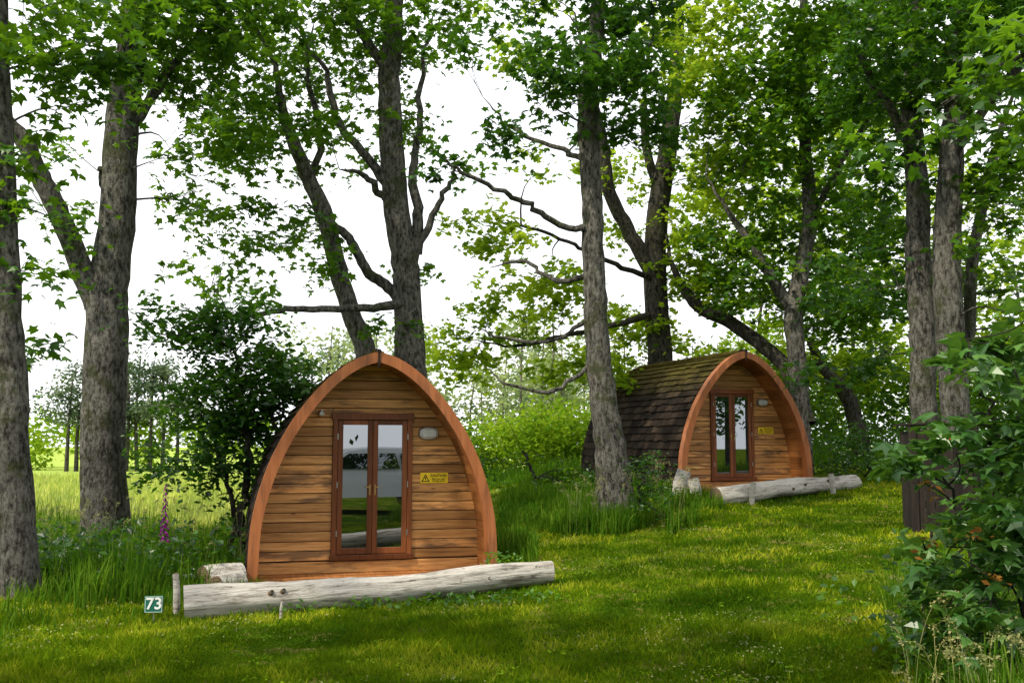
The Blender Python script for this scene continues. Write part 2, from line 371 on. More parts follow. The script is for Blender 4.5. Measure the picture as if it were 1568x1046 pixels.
make_tree('added_shade_tree', [
    [(32,915,10,70),(24,760,10,62),(18,600,10,56),(10,430,10,48),(4,250,10,42),(-4,80,10,38),(-10,-200,10,28)],
    [(6,250,10,26),(-50,120,10.3,22),(-120,-60,10.5,16)]],
    [(60,50,10,150,80,1.5,2.2),(-70,230,10,100,120,1.2,1.2),(50,330,10.3,60,30,.8,.6),(80,410,10.5,50,14,.6,.5),(60,530,10.5,60,18,.6,.5),
     (-40,-220,10,330,150,2.2,1.2),(170,10,9,80,40,.8,1.4),(90,130,10,80,50,1,1.0)], LEAF, nl=36)
make_tree('added_shade_tree', [
    [(163,835,14.5,86),(158,740,14.5,76),(158,640,14.5,74),(162,540,14.5,74),(166,440,14.5,68),(180,330,14.5,62),(186,200,14.5,58),(200,80,14.5,50),(212,-60,14.5,40),(220,-250,14.5,28)],
    [(150,470,14.5,44),(120,400,14.3,38),(92,330,14,36),(62,270,13.8,34),(28,205,13.6,30),(-30,150,13.4,26),(-90,110,13.3,20)],
    [(205,60,14.5,26),(260,-20,15,20),(330,-120,15.5,14)],
    [(200,210,14.5,20),(250,120,14.8,16),(310,50,15.2,13),(360,-40,15.5,10)],
    [(160,330,14.5,14),(158,265,14.4,12),(150,262,14.4,9)]],
    [(230,50,14.6,150,80,2,1.9),(340,70,15,150,100,2,1.7),(310,215,14.6,110,60,1.6,1.1),(260,290,14.6,60,40,1.2,.6),(90,200,14,50,50,1.2,.5),
     (270,350,14.5,70,30,1,.6),(250,-200,14,320,150,2.8,1.0),(110,340,14,40,20,.5,.4),(400,200,15,80,60,1.5,1.0)], LEAF)
make_tree('added_shade_tree', [
    [(628,640,17,64),(628,560,17,58),(626,480,17,50),(620,400,17,48),(606,310,17,46),(600,220,17,44),(596,130,17,40),(602,40,17,36),(610,-80,17,28),(620,-240,17,20)],
    [(575,640,16.8,44),(560,540,16.8,38),(538,480,16.7,34),(515,400,16.6,32),(494,320,16.5,30),(462,250,16.4,26),(436,180,16.3,22),(420,100,16.2,18),(380,20,16,14)],
    [(622,470,17,24),(596,440,16.9,20),(562,415,16.8,18),(538,370,16.7,16),(505,340,16.6,14),(470,310,16.5,11)],
    [(622,460,17,20),(590,470,16.6,16),(520,472,16.2,13),(440,474,15.8,11),(370,486,15.5,8),(320,480,15.2,6)],
    [(630,400,17,24),(640,340,17,20),(632,270,17,16),(640,200,17.2,12),(650,100,17.4,10),(665,20,17.5,9)],
    [(640,390,17,16),(662,330,17,12),(690,280,17,9),(705,240,17,6)],
    [(604,300,17,20),(560,240,16.8,16),(520,190,16.6,14),(500,120,16.4,12),(450,40,16,10)],
    [(600,120,17,20),(560,60,17,18),(520,0,17,14),(500,-80,17,12)],
    [(510,380,16.6,16),(480,300,16.8,14),(490,200,17,12),(470,120,17,10),(480,40,17,9)],
    [(606,310,17,18),(585,300,16.9,14),(560,270,16.6,11),(520,260,16.2,8)]],
    [(470,60,17,160,90,2,1.8),(400,340,16,110,45,1.4,1.3),(340,420,15.5,90,30,1.2,.8),(480,400,16,60,35,1,.9),(620,40,17,130,60,1.5,1.2),(570,200,17.6,110,70,1.2,.7),
     (430,220,16.6,110,60,1.5,1.3),(690,250,17,45,24,.8,.5),(610,410,17.4,70,20,.6,.3),(590,490,16.5,60,14,.8,.4),(550,-200,17,300,150,3,1.0),(390,460,15.5,60,22,.8,.7)], LEAF)
make_tree('added_shade_tree', [
    [(942,740,14,66),(930,650,14,52),(918,560,14,46),(911,460,14,42),(908,360,14,39),(905,260,14,38),(900,160,14,38),(912,60,14,30),(920,-60,14,24),(925,-220,14,16)],
    [(898,350,14,14),(860,345,13.8,12),(812,315,13.6,11),(755,288,13.3,9),(690,252,13,7),(640,215,12.8,5)],
    [(905,420,14,12),(850,430,14.5,9),(800,400,15,7),(750,410,15.4,5)],
    [(914,545,14,10),(870,585,14,8),(830,600,14,7),(775,585,14,5),(740,560,14,4)],
    [(900,170,14,16),(950,120,14,13),(1000,60,14,10)],
    [(905,250,14,12),(850,225,14.5,9),(790,200,15,7),(740,150,15.4,5)],
    [(910,480,14,9),(850,520,14.5,7),(780,520,15,6),(720,500,15,4)]],
    [(880,95,13,95,70,1.1,2.2),(820,150,13,45,28,.8,1.4),(975,160,14,85,70,1.2,2.0),(930,20,14,110,50,1.5,2.2),(740,180,14,70,34,1,.3),(720,50,15,60,50,1,.5),
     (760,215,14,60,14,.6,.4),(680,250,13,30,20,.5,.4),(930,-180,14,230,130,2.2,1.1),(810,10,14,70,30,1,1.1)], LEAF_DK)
make_tree('added_shade_tree', [
    [(1012,620,22,48),(1010,540,22,44),(1002,440,22,42),(1004,360,22,40),(1012,290,22,38),(1026,200,22,32),(1036,100,22,26),(1040,-20,22,18)],
    [(1000,420,22,30),(960,350,21.8,26),(932,290,21.6,24),(924,220,21.5,20),(900,120,21.4,16),(880,20,21.3,12)],
    [(1235,650,20,34),(1210,575,20.3,28),(1180,540,20.6,26),(1120,495,21,24),(1070,470,21.3,22),(1035,420,21.6,18),(1020,360,21.8,14)],
    [(1005,480,22,14),(930,500,21,10),(860,515,20.5,8),(790,530,20,6),(720,520,20,5)],
    [(1005,430,22,12),(930,400,21,9),(870,370,20.5,7),(800,345,20,6),(730,340,20,4)],
    [(1010,300,22,18),(990,220,22,16),(985,130,22,14)]],
    [(800,400,19,100,60,2,.9),(820,480,20,120,45,2,1.2),(700,545,21,60,45,1.2,1.6),(900,560,21,90,40,1.5,1.5),(960,300,22.6,60,100,1,.6),(985,520,22.6,80,60,1,1.4),(720,350,19,60,40,1,.7),
     (1080,300,21.6,80,120,1.6,1.2),(1060,80,20,110,90,2,1.5),(850,260,20,70,50,1,.3),(1070,430,21.8,70,60,1.2,1.3),(790,60,21,80,70,1.5,.5)], LEAF_BACKLIT, BARK_DK, nl=38, tmpl=LOBE5)
make_tree('added_shade_tree', [
    [(1226,660,20,34),(1222,560,20,32),(1215,480,20,34),(1232,390,20,28),(1240,320,20,26),(1232,220,20,22),(1226,100,20,16),(1230,-40,20,12)],
    [(1214,475,20,24),(1186,435,20,20),(1160,390,20,18),(1130,345,20,14),(1080,270,20,10)],
    [(1240,330,20,14),(1290,250,19.5,12),(1350,150,19,9)]],
    [(1170,170,20,120,140,2,1.7),(1300,100,19,150,120,2,2.1),(1140,400,20.8,100,85,1.6,1.5),(1290,330,20.6,110,90,1.6,1.7),(1300,460,20.6,100,70,1.5,2.0),(1330,-100,18,300,120,3,1.2)], LEAF, tmpl=LOBE5, nl=38)
make_tree('added_shade_tree', [
    [(1416,700,14,50),(1414,600,14,44),(1412,500,14,44),(1406,400,14,44),(1404,300,14,40),(1396,180,14,34),(1400,60,14,28),(1410,-120,14,20)],
    [(1404,250,14,20),(1350,150,13.5,16),(1290,40,13,10)]],
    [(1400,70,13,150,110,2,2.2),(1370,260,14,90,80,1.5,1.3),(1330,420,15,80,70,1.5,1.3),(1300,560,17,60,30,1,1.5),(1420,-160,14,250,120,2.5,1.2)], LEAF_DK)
make_tree('added_shade_tree', [
    [(1468,700,13.4,52),(1460,600,13.4,50),(1452,480,13.4,50),(1450,370,13.4,50),(1456,250,13.4,44),(1466,120,13.4,36),(1480,-60,13.4,26)],
    [(1480,560,15,22),(1490,400,15,20),(1520,250,15,16),(1560,120,15,12)],
    [(1456,240,13.4,22),(1520,150,12.8,16),(1600,60,12.4,12)]],
    [(1520,60,13,130,110,2,2.3),(1540,270,13.6,90,90,1.6,1.6),(1530,400,15,80,60,2,1.3),(1620,300,12,90,250,2,1.2),(1560,540,16,60,60,2,1.2),(1560,-150,13,200,120,2.5,1.2)], LEAF)
make_tree('leaning_tree', [[(1318,700,24,30),(1306,630,24,28),(1290,595,24,26),(1265,570,24,20),(1240,520,24,14)]],
    [(1330,560,24.8,120,50,1.2,1.5),(1220,560,25,110,40,1.5,1.5),(1120,560,25,70,40,1.5,1.5),(1250,330,26,240,200,3,1.0),(1500,450,26,120,150,3,1.0)], LEAF_BACKLIT, BARK_DK, nl=34, lsize=.18, rad=.7, tmpl=LOBE5, cov=3400)
make_tree('overhanging_tree', [[(2150,900,6,90),(2140,500,6,80),(2120,100,6,74),(2080,-300,6,60)],
    [(2130,250,6,40),(1900,120,6,26),(1700,60,6,16),(1560,80,6,10),(1440,160,6.3,6)],[(2130,300,6,30),(1850,260,6,18),(1650,180,6,9),(1540,130,6,5)]],
    [(1500,80,6,100,60,.5,1.5),(1400,190,6.4,70,36,.4,1.2),(1550,150,6,60,60,.5,1.6),(1640,30,6,120,90,.6,1.4),(1700,200,6,90,60,.6,1)], LEAF, lsize=.115, nl=26, rad=.32, cov=1500, dens=1.3)
make_tree('added_shade_tree', None, [], LEAF_DK, nl=34, lsize=.2, rad=.62, tmpl=LOBE5, base=np.array([-7.5, 2.5, 0.]),  # unseen tree, added to cast dappled shade over the lawn
    wlimbs=[[(-7.5,2.5,-.1,.42),(-7.4,2.5,2,.34),(-7.2,2.6,4.5,.28),(-6.8,2.8,8,.2),(-6.4,3,11,.1)],[(-7.2,2.6,4.5,.16),(-5.5,3,6.2,.11),(-3,3.5,7.4,.07),(-1,3.6,8,.03)],[(-7,2.7,6,.12),(-6,.5,7.5,.09),(-4,-1.5,8.5,.04)]],
    wmasses=[(-3.8,2.6,8.2,2.0,1.5,.8,22),(-7.0,2.0,9.5,2.2,2.2,1.6,28),(-.8,1.4,8.6,1.6,1.0,.6,15),(-5,-.8,8.6,2.2,1.8,1,40),(1.2,-.2,8.6,1.6,1.4,.6,24),(-1.5,-1.8,8.8,2.2,1.4,.8,36)])

make_tree('elder_shrub', [[(372,860,13,14),(372,780,13,14),(378,700,13,13),(370,620,13,10),(360,540,13,6)],
    [(384,850,13,12),(392,760,13,11),(420,660,13,9),(440,600,13,6)],[(360,850,13,10),(350,740,13,8),(320,660,13,6),(300,600,13,4)]],
    [(390,580,13.2,90,60,.8,3.6),(330,680,13,70,80,.7,2.8),(340,610,13,80,50,.7,2.8),(270,490,13,70,50,.7,2.0),(360,500,13,90,50,.7,2.8),(470,590,13.5,60,40,.6,2.7),(230,700,13.5,40,40,.5,1.6),(420,660,13.3,50,50,.5,2.4),(390,740,13.6,40,60,.4,1.4)],
    LEAF_DK, BARK_DK, lsize=.105, nl=44, rad=.36, tmpl=DIA, cov=1300, flare=False, dens=1.5)
make_tree('sapling', [[(1520,1100,5.6,14),(1515,900,5.6,10),(1520,700,5.6,8),(1500,600,5.6,6),(1480,520,5.6,4)],
    [(1570,1100,5.6,12),(1575,850,5.6,9),(1560,650,5.6,6),(1550,540,5.6,4)],[(1515,900,5.6,8),(1470,780,5.6,6),(1430,700,5.6,4)]],
    [(1500,570,5.6,50,55,.3,2.2),(1530,680,5.6,80,60,.35,3.2),(1440,695,5.6,60,22,.2,2.0),(1500,810,5.6,80,70,.35,3.4),(1540,930,5.5,80,80,.4,3.6),(1600,700,5.6,70,250,.5,2.6),(1550,530,5.7,50,35,.3,2.4),(1480,940,5.6,70,70,.35,2.6)],
    LEAF_BRIGHT, BARK_DK, lsize=.12, nl=28, rad=.25, cov=1500, flare=False, dens=1.5)
make_tree('sapling', [[(1450,1000,6.3,10),(1440,900,6.3,7),(1420,780,6.3,5)],[(1470,1000,6.2,7),(1480,850,6.2,6),(1450,740,6.2,4)]],
    [(1420,780,5.5,40,50,.15,.8),(1470,850,5.3,60,60,.2,.6)], ORANGEL, BARK_DK, lsize=.045, nl=14, rad=.13, tmpl=DIA, cov=700, flare=False, dens=.8)
make_tree('bramble_shrub', [[(1460,1050,6,8),(1450,960,6,6),(1440,900,6,4)]],
    [(1430,860,6.2,50,60,.3,1.6),(1480,980,5.6,90,60,.3,2.2),(1410,950,6.1,45,50,.3,1.6)], LEAF, BARK_DK, lsize=.075, nl=26, rad=.2, tmpl=DIA, cov=900, flare=False)
make_tree('bramble_shrub', [[(975,800,13.6,6),(985,740,13.6,5),(990,700,13.6,3)]],
    [(985,730,13.6,40,40,.4,1.6),(900,740,14.3,30,30,.3,1.0),(1010,760,13.6,40,30,.4,1.5)], LEAF_DK, BARK_DK, lsize=.06, nl=40, rad=.25, tmpl=DIA, cov=700, flare=False)
make_tree('bramble_shrub', [[(820,760,19,8),(815,720,19,6),(800,690,19,4)]],
    [(820,715,19,60,26,.8,1.0),(690,650,18,40,40,.6,1.8),(740,720,17,40,30,.6,1.6),(860,730,18,30,30,.5,1.6)], LEAF, BARK_DK, lsize=.08, nl=34, rad=.35, tmpl=DIA, cov=1500, flare=False)
make_tree('hawthorn_shrub', [[(1330,760,19,10),(1330,700,19,8),(1325,650,19,5)]],
    [(1340,690,19,70,50,.9,2.4),(1290,690,20,50,40,.8,2.0),(1400,700,18,50,50,.8,2.2)], LEAF_DK, BARK_DK, lsize=.09, nl=40, rad=.4, tmpl=DIA, cov=1500, flare=False)

# ------------------------------------------------------------------ hedges and distant woods
def foliage_mass(name, blobs, mat, size, per, stems=None, bark=BARK_DK, tmpl=DIA):
    Ps = []; tv = []; tq = []; off = 0
    for (x, y, z, rx, ry, rz) in blobs:
        n = int(per*rx*rz); d = rng.normal(0, 1, (n, 3)); d /= np.linalg.norm(d, axis=1)[:, None]; d *= rng.uniform(.2, 1.08, (n, 1))**.5
        q = d*np.array([rx, ry, rz]) + np.array([x, y, z]); q += rng.normal(0, size*.7, q.shape); Ps.append(q)
    for (x, y, h, r) in (stems or []):
        g = float(H(x, y)); P = np.array([[x, y, g-.1], [x+rng.normal(0, .1), y, g+h*.5], [x+rng.normal(0, .25), y, g+h]])
        v, q = tube(catmull(P, 4), np.linspace(r, r*.3, 9), 6); tv.append(v); tq.append(q+off); off += len(v)
    P = np.vstack(Ps); P[:, 2] = np.maximum(P[:, 2], H(P[:, 0], P[:, 1])+.03)
    par = empty(name); V, Fc = leaves(P, size, tmpl, tilt=.9)
    mesh_np('foliage', V, [Fc], mat, rnd=rng.uniform(0, 1, len(Fc)), parent=par)
    if tv: mesh_np('stems', np.vstack(tv), [np.vstack(tq)], bark, parent=par, smooth=True)

bl = []
for x in np.arange(-5.5, 7, .6):
    for q in range(2): bl.append((x+rng.normal(0, .2), 27+rng.normal(0, .5), float(H(x, 27))+.5+.6*q, .8, .9, .7+rng.uniform(-.1, .3)))
foliage_mass('hedge', bl, HEDGE, .15, 1200)
bl = []
for x in np.arange(5.5, 22, .9):
    bl.append((x, 26+rng.normal(0, .8), float(H(x, 26))+.9+rng.uniform(0, .6), 1.0, .9, 1.2+rng.uniform(-.2, .4)))
foliage_mass('hedge', bl, LEAF, .16, 900)
bl = []
for x in np.arange(8, 24, 1.2):
    bl.append((x, 31+rng.normal(0, .8), 3+rng.uniform(-1, 1.5), 1.3, 1, 1.6))
foliage_mass('woodland_edge', bl, HEDGE, .2, 480, [(x, 31, 6, .1) for x in np.arange(8, 24, 2.7)])
bl = []
for x in np.arange(-75, -16, 2.0):
    bl.append((x, 66+rng.normal(0, 2), 1.2+rng.uniform(-.2, 1.4), 2.0, 1.5, 1.6))
foliage_mass('distant_hedge', bl, HEDGE, .4, 170)
bl = []; st = []
for k in range(46):
    x = rng.uniform(-9, 14); y = rng.uniform(48, 62); h = rng.uniform(4.5, 8)
    st.append((x, y, h, .09))
    for q in range(6): bl.append((x+rng.normal(0, 1), y, h*rng.uniform(.15, 1.0)+.4, 1.3, 1, .7))
foliage_mass('distant_woodland', bl, LEAF_HAZE, .32, 100, st, BARK_HAZE)
bl = []; st = []
for (u, top) in ((108, 585), (124, 560), (150, 600), (200, 552), (217, 545), (236, 552), (254, 566), (275, 590), (178, 590), (480, 540), (515, 528), (545, 545)):
    p = S(u, top, 60); h = p[2]; st.append((p[0], 60, h, .14))
    for q in range(12):
        f = rng.uniform(.5, 1); bl.append((p[0]+rng.normal(0, .7), 60+rng.normal(0, .8), h*f, 1.0*(1.3-f)+.35, 1, .26))
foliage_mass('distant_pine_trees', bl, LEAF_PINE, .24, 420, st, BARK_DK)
bl = []; st = []
for k in range(40):
    x = -22+k*1.7; y = -14+rng.normal(0, 2)+max(0, x-14)*.35; h = rng.uniform(6, 10)
    st.append((x, y, h, .2))
    for q in range(5): bl.append((x+rng.normal(0, 1.1), y+rng.normal(0, 1), h*rng.uniform(.3, 1), 1.4, 1.2, 1.0))
foliage_mass('woodland_across_the_lane', bl, LEAF_DK, .36, 100, st)

# ------------------------------------------------------------------ grasses
def inpod(x, y, mrg=0.0):
    r = np.zeros(len(x), bool)
    for (px, py, pz, th) in (POD1, POD2):
        dx, dy = x-px, y-py; lx = dx*math.cos(th)+dy*math.sin(th); ly = -dx*math.sin(th)+dy*math.cos(th)
        r |= (abs(lx) < 1.36+mrg) & (ly > -.05-mrg) & (ly < 4.3+mrg)
    return r
def fnoise(x, y, s=1.0, seed=0):
    r = np.random.default_rng(seed); o = np.zeros(len(x))
    for k in range(9):
        a = r.uniform(0, 6.28); f = s*r.uniform(.5, 2.4)
        o += np.sin((x*math.cos(a)+y*math.sin(a))*f+r.uniform(0, 6.28))
    return o/3.
def lawn(name, n, h0, h1, wk, hx=1.0, mat=None):
    y = 4.5*np.exp(rng.uniform(0, 1, n)*math.log(26/4.5)); x = rng.uniform(-.72, .72, n)*y
    k = ~inpod(x, y); x, y = x[k], y[k]; n = len(x)
    if hx > 1: k = fnoise(x, y, 7, 21) > .7; x, y = x[k], y[k]; n = len(x)
    z = H(x, y); h = rng.uniform(h0, h1, n)*(1+.3*fnoise(x, y, 3, 3)); h = np.clip(h, .012, .12); wd = (.0026+.0006*y)*wk
    a = rng.uniform(0, math.pi, n); le = rng.normal(0, .55, (n, 2))*h[:, None]
    b0 = np.stack([x-np.cos(a)*wd, y-np.sin(a)*wd, z-.004], 1); b1 = np.stack([x+np.cos(a)*wd, y+np.sin(a)*wd, z-.004], 1)
    tp = np.stack([x+le[:, 0], y+le[:, 1], z+h], 1)
    V = np.stack([b0, b1, tp], 1).reshape(-1, 3)
    rn = np.clip(.40+.30*fnoise(x, y*1.6, 1.2, 5)+.32*fnoise(x, y, 6, 6)+.18*fnoise(x, y, 14, 8)+rng.normal(0, .22, n), 0, 1)
    mesh_np(name, V, [np.arange(3*n).reshape(-1, 3)], GRASS, rnd=rn)
lawn('lawn_grass', 320000, .02, .055, 1.0)
lawn('lawn_grass_tufts', 130000, .05, .095, 1.2, 2)

def tall(name, x, y, h, mat, wd=.004, lean=.35):
    n = len(x); z = H(x, y); a = rng.uniform(0, 2*math.pi, n); d = np.stack([np.cos(a), np.sin(a)], 1)
    s = np.stack([-d[:, 1], d[:, 0]], 1); wd = wd+.00028*y; le = np.abs(rng.normal(0, lean, n))*h
    def row(t, wf):
        c = np.stack([x+d[:, 0]*le*t*t, y+d[:, 1]*le*t*t, z-.01+h*(t-.22*t**3*np.minimum(1, le/h*2))], 1)
        o = np.concatenate([s*(wd*wf)[:, None], np.zeros((n, 1))], 1); return c-o, c+o
    a0, a1 = row(0, np.ones(n)); b0, b1 = row(.45, np.full(n, .9)); c0, c1 = row(.78, np.full(n, .55)); t0, _ = row(1, np.zeros(n))
    V = np.stack([a0, a1, b0, b1, c0, c1, t0], 1).reshape(-1, 3); B = np.arange(n)[:, None]*7
    q = np.vstack([B+np.array([[0, 1, 3, 2]]), B+np.array([[2, 3, 5, 4]])]); t = B+np.array([[4, 5, 6]])
    r = rng.uniform(0, 1, n)
    return mesh_np(name, V, [q, t], mat, rnd=np.concatenate([r, r, r]))
GX, GY, GH = [], [], []
def zone(x0, x1, y0, y1, n, h0, h1, cond=None):
    x = rng.uniform(x0, x1, n); y = rng.uniform(y0, y1, n); k = ~inpod(x, y, .02)
    if cond is not None: k &= cond(x, y)
    k &= fnoise(x, y, 2.2, 9) > -.9
    x, y = x[k], y[k]; GX.append(x); GY.append(y)
    GH.append(np.clip(rng.uniform(h0, h1, len(x))*(1+.35*fnoise(x, y, 1.8, 4)), .05, 1.0))
zone(-12, -3.0, 8.9, 17.5, 48000, .14, .46, lambda x, y: y > 9.4+.35*np.sin(x*2)+np.clip(x+4.2, 0, 2)*.6+.25*fnoise(x, y, 5, 12))
zone(-3.6, -2.6, 9.2, 11, 1800, .06, .2)
zone(-.2, 2.1, 13.6, 20, 16000, .1, .34, lambda x, y: y > 14.2+.3*fnoise(x, y, 3, 31))
zone(.4, 2.7, 12.7, 14.8, 9000, .12, .5, lambda x, y: ((x-1.55)/.95)**2+((y-13.7)/.75)**2 < 1+.4*fnoise(x, y, 5, 2))
zone(-.35, .3, 11.3, 15, 2600, .08, .24)
zone(1.9, 5.2, 3.8, 8.2, 24000, .12, .5, lambda x, y: x > 1.85+.30*(y-4)+.15*np.sin(y*4))
zone(4.6, 12, 8, 22, 22000, .15, .45, lambda x, y: x > 5.0+.28*np.clip(y-9, 0, 9)+.2*np.sin(y*3))
zone(-5, 14, 22.5, 26.5, 12000, .2, .5)
zone(2.3, 3.2, 15.0, 18, 2200, .1, .3)
zone(-2.9, .5, 8.65, 10.1, 1500, .03, .11, lambda x, y: abs(y-(9.33+.29*(x+1.25))) < .28)
zone(3.0, 6.2, 15, 18, 2500, .05, .16, lambda x, y: abs(y-(16.4+.69*(x-4.5))) < .32)
zone(-9, -2.2, 6.3, 9.2, 1800, .06, .22, lambda x, y: x < -4+.4*(y-6))
tall('long_grass', np.concatenate(GX), np.concatenate(GY), np.concatenate(GH), GRASS_T)
n = 60000; y = 17+30*rng.uniform(0, 1, n)**1.5; x = rng.uniform(-1.0, -.12, n)*y
k = ~inpod(x, y, .1); tall('meadow_grass', x[k], y[k], rng.uniform(.15, .45, k.sum()), MEADOW, .006)

def seedheads(name, pts, h0, h1):
    tv = []; tq = []; off = 0; P = []
    for (x, y) in pts:
        g = float(H(x, y)); h = rng.uniform(h0, h1); a = rng.uniform(0, 6.28); l = rng.uniform(.15, .4)*h
        pp = np.array([[x, y, g], [x+math.cos(a)*l*.2, y+math.sin(a)*l*.2, g+h*.6], [x+math.cos(a)*l*.6, y+math.sin(a)*l*.6, g+h*.95], [x+math.cos(a)*l*1.1, y+math.sin(a)*l*1.1, g+h*.98]])
        c = catmull(pp, 4); v, q = tube(c, np.linspace(.0022, .001, len(c)), 4); tv.append(v); tq.append(q+off); off += len(v)
        t = rng.uniform(.62, 1, 34); idx = (t*(len(c)-1)).astype(int); P.append(c[idx]+rng.normal(0, .011, (34, 3)))
    par = empty(name); mesh_np('stalks', np.vstack(tv), [np.vstack(tq)], STRAW, rnd=rng.uniform(0, 1, sum(map(len, tq))), parent=par)
    V, Fc = leaves(np.vstack(P), .017, DIA, tilt=1.5); mesh_np('heads', V, [Fc], STRAW, rnd=rng.uniform(0, 1, len(Fc)), parent=par)
pts = []
while len(pts) < 190:
    y = rng.uniform(4.2, 7.5); x = rng.uniform(1.7, 4.0)
    if x > 1.65+.3*(y-4): pts.append((x, y))
seedheads('grass_seed_heads', pts, .3, .75)
pts = [(rng.uniform(-7.5, -3.2), rng.uniform(10.2, 14)) for _ in range(150)]+[(rng.uniform(.8, 2.3), rng.uniform(13.2, 14.4)) for _ in range(50)]
seedheads('grass_seed_heads', pts, .4, .85)
def weeds(name, pts, mat, size=.09, jit=.11, m_=30):
    P = []
    for (x, y, h) in pts:
        g = float(H(x, y)); P.append(np.stack([x+rng.normal(0, jit, m_), y+rng.normal(0, jit, m_), g+rng.uniform(.03, h, m_)], 1))
    V, Fc = leaves(np.vstack(P), size, DIA, tilt=.7); mesh_np(name, V, [Fc], mat, rnd=rng.uniform(0, 1, len(Fc)))
weeds('nettles', [(rng.uniform(-6.5, -3.05), rng.uniform(10.3, 12.8), rng.uniform(.2, .7)) for _ in range(110)], LEAF_DK)
weeds('ground_weeds', [(rng.uniform(-2.8, .3), 8.95+.1+rng.uniform(-.1, .25), .1) for _ in range(14)]+[(-.25+rng.uniform(-.25, .3), 10.85+rng.uniform(-.1, .1), .22) for _ in range(5)], LEAF, .06)
weeds('undergrowth', [(rng.uniform(2.5, 4.8), rng.uniform(4.6, 8), rng.uniform(.15, .6)) for _ in range(120)], LEAF, .075)
pts = []
while len(pts) < 260:
    y = rng.uniform(5.5, 18); x = rng.uniform(-.5, .5)*y
    if not inpod(np.array([x]), np.array([y]), .1)[0]: pts.append((x, y, .045))
weeds('lawn_weeds', pts, HEDGE, .028, .05, 14)
pts = []
while len(pts) < 420:
    y = rng.uniform(5.5, 18); x = rng.uniform(-.5, .5)*y
    if not inpod(np.array([x]), np.array([y]), .1)[0] and fnoise(np.array([x]), np.array([y]), 2, 77)[0] > .2: pts.append((x, y, .045))
weeds('dry_grass_clippings', pts, STRAW, .022, .12, 16)

fx = S(252, 800, 11.0); g = float(H(fx[0], fx[1])); par = empty('foxglove', (fx[0], fx[1], g))
v, q = tube(np.array([[0, 0, 0], [.01, 0, .5], [.0, .01, 1.15]]), [.008, .006, .003], 6); mesh_np('stem', v, [q], GRASS_T, rnd=np.full(len(q), .4), parent=par)
mb = MB()
for k in range(38):
    z = .5+k*.016; a = k*2.4; r = .035*(1.2-k/50); s = .024*(1.2-k/55); cx, cy = math.cos(a), math.sin(a); ring0 = []; ring1 = []
    for t in range(6):
        th = t/6*6.283; ox = -cy*math.cos(th); oy = cx*math.cos(th); oz = math.sin(th)
        ring0.append((cx*.008+ox*s*.2, cy*.008+oy*s*.2, z+oz*s*.2)); ring1.append((cx*r*1.3+ox*s*.6, cy*r*1.3+oy*s*.6, z-.03+oz*s*.6))
    mb.poly(ring0+ring1, [(t, (t+1) % 6, 6+(t+1) % 6, 6+t) for t in range(6)])
mb.build('bells', FOX, par)

# ------------------------------------------------------------------ pods
PR = catmull([(1.375, 0), (1.345, .6), (1.23, 1.09), (1.05, 1.52), (.80, 1.91), (.52, 2.22), (.25, 2.41), (0, 2.50)], 8)
def arc_norm(P):
    T = np.gradient(P, axis=0); Nn = np.stack([T[:, 1], -T[:, 0]], 1); Nn /= np.linalg.norm(Nn, axis=1)[:, None]; return Nn
NR = arc_norm(PR)
def inset(d):
    Q = PR - NR*d; Q[:, 0] = np.maximum(Q[:, 0], 0); Q[0, 1] = 0; Q[-1, 0] = 0; return Q
def arch(mb, d0, d1, y0, y1, r=.5, seg=None):
    A, B = inset(d0), inset(d1); n = len(A)
    for sgn in (1, -1):
        for i in range(n-1):
            p = [(sgn*B[i, 0], y0, B[i, 1]), (sgn*A[i, 0], y0, A[i, 1]), (sgn*A[i, 0], y1, A[i, 1]), (sgn*B[i, 0], y1, B[i, 1]),
                 (sgn*B[i+1, 0], y0, B[i+1, 1]), (sgn*A[i+1, 0], y0, A[i+1, 1]), (sgn*A[i+1, 0], y1, A[i+1, 1]), (sgn*B[i+1, 0], y1, B[i+1, 1])]
            if sgn < 0: p = [p[1], p[0], p[3], p[2], p[5], p[4], p[7], p[6]]
            b = len(mb.v); mb.v += p
            for q in ((0, 1, 5, 4), (1, 2, 6, 5), (2, 3, 7, 6), (3, 0, 4, 7)): mb.f.append(tuple(b+t for t in q)); mb.r.append(r)
def text(name, body, size, loc, mat, par, rot=(math.pi/2, 0, 0)):
    cu = bpy.data.curves.new(name, 'FONT'); cu.body = body; cu.size = size; cu.align_x = 'CENTER'; cu.align_y = 'CENTER'; cu.extrude = .0006; cu.offset = size*.02
    cu.materials.append(mat); ob = bpy.data.objects.new(name, cu); ob.location = loc; ob.rotation_euler = rot; scene.collection.objects.link(ob); ob.parent = par

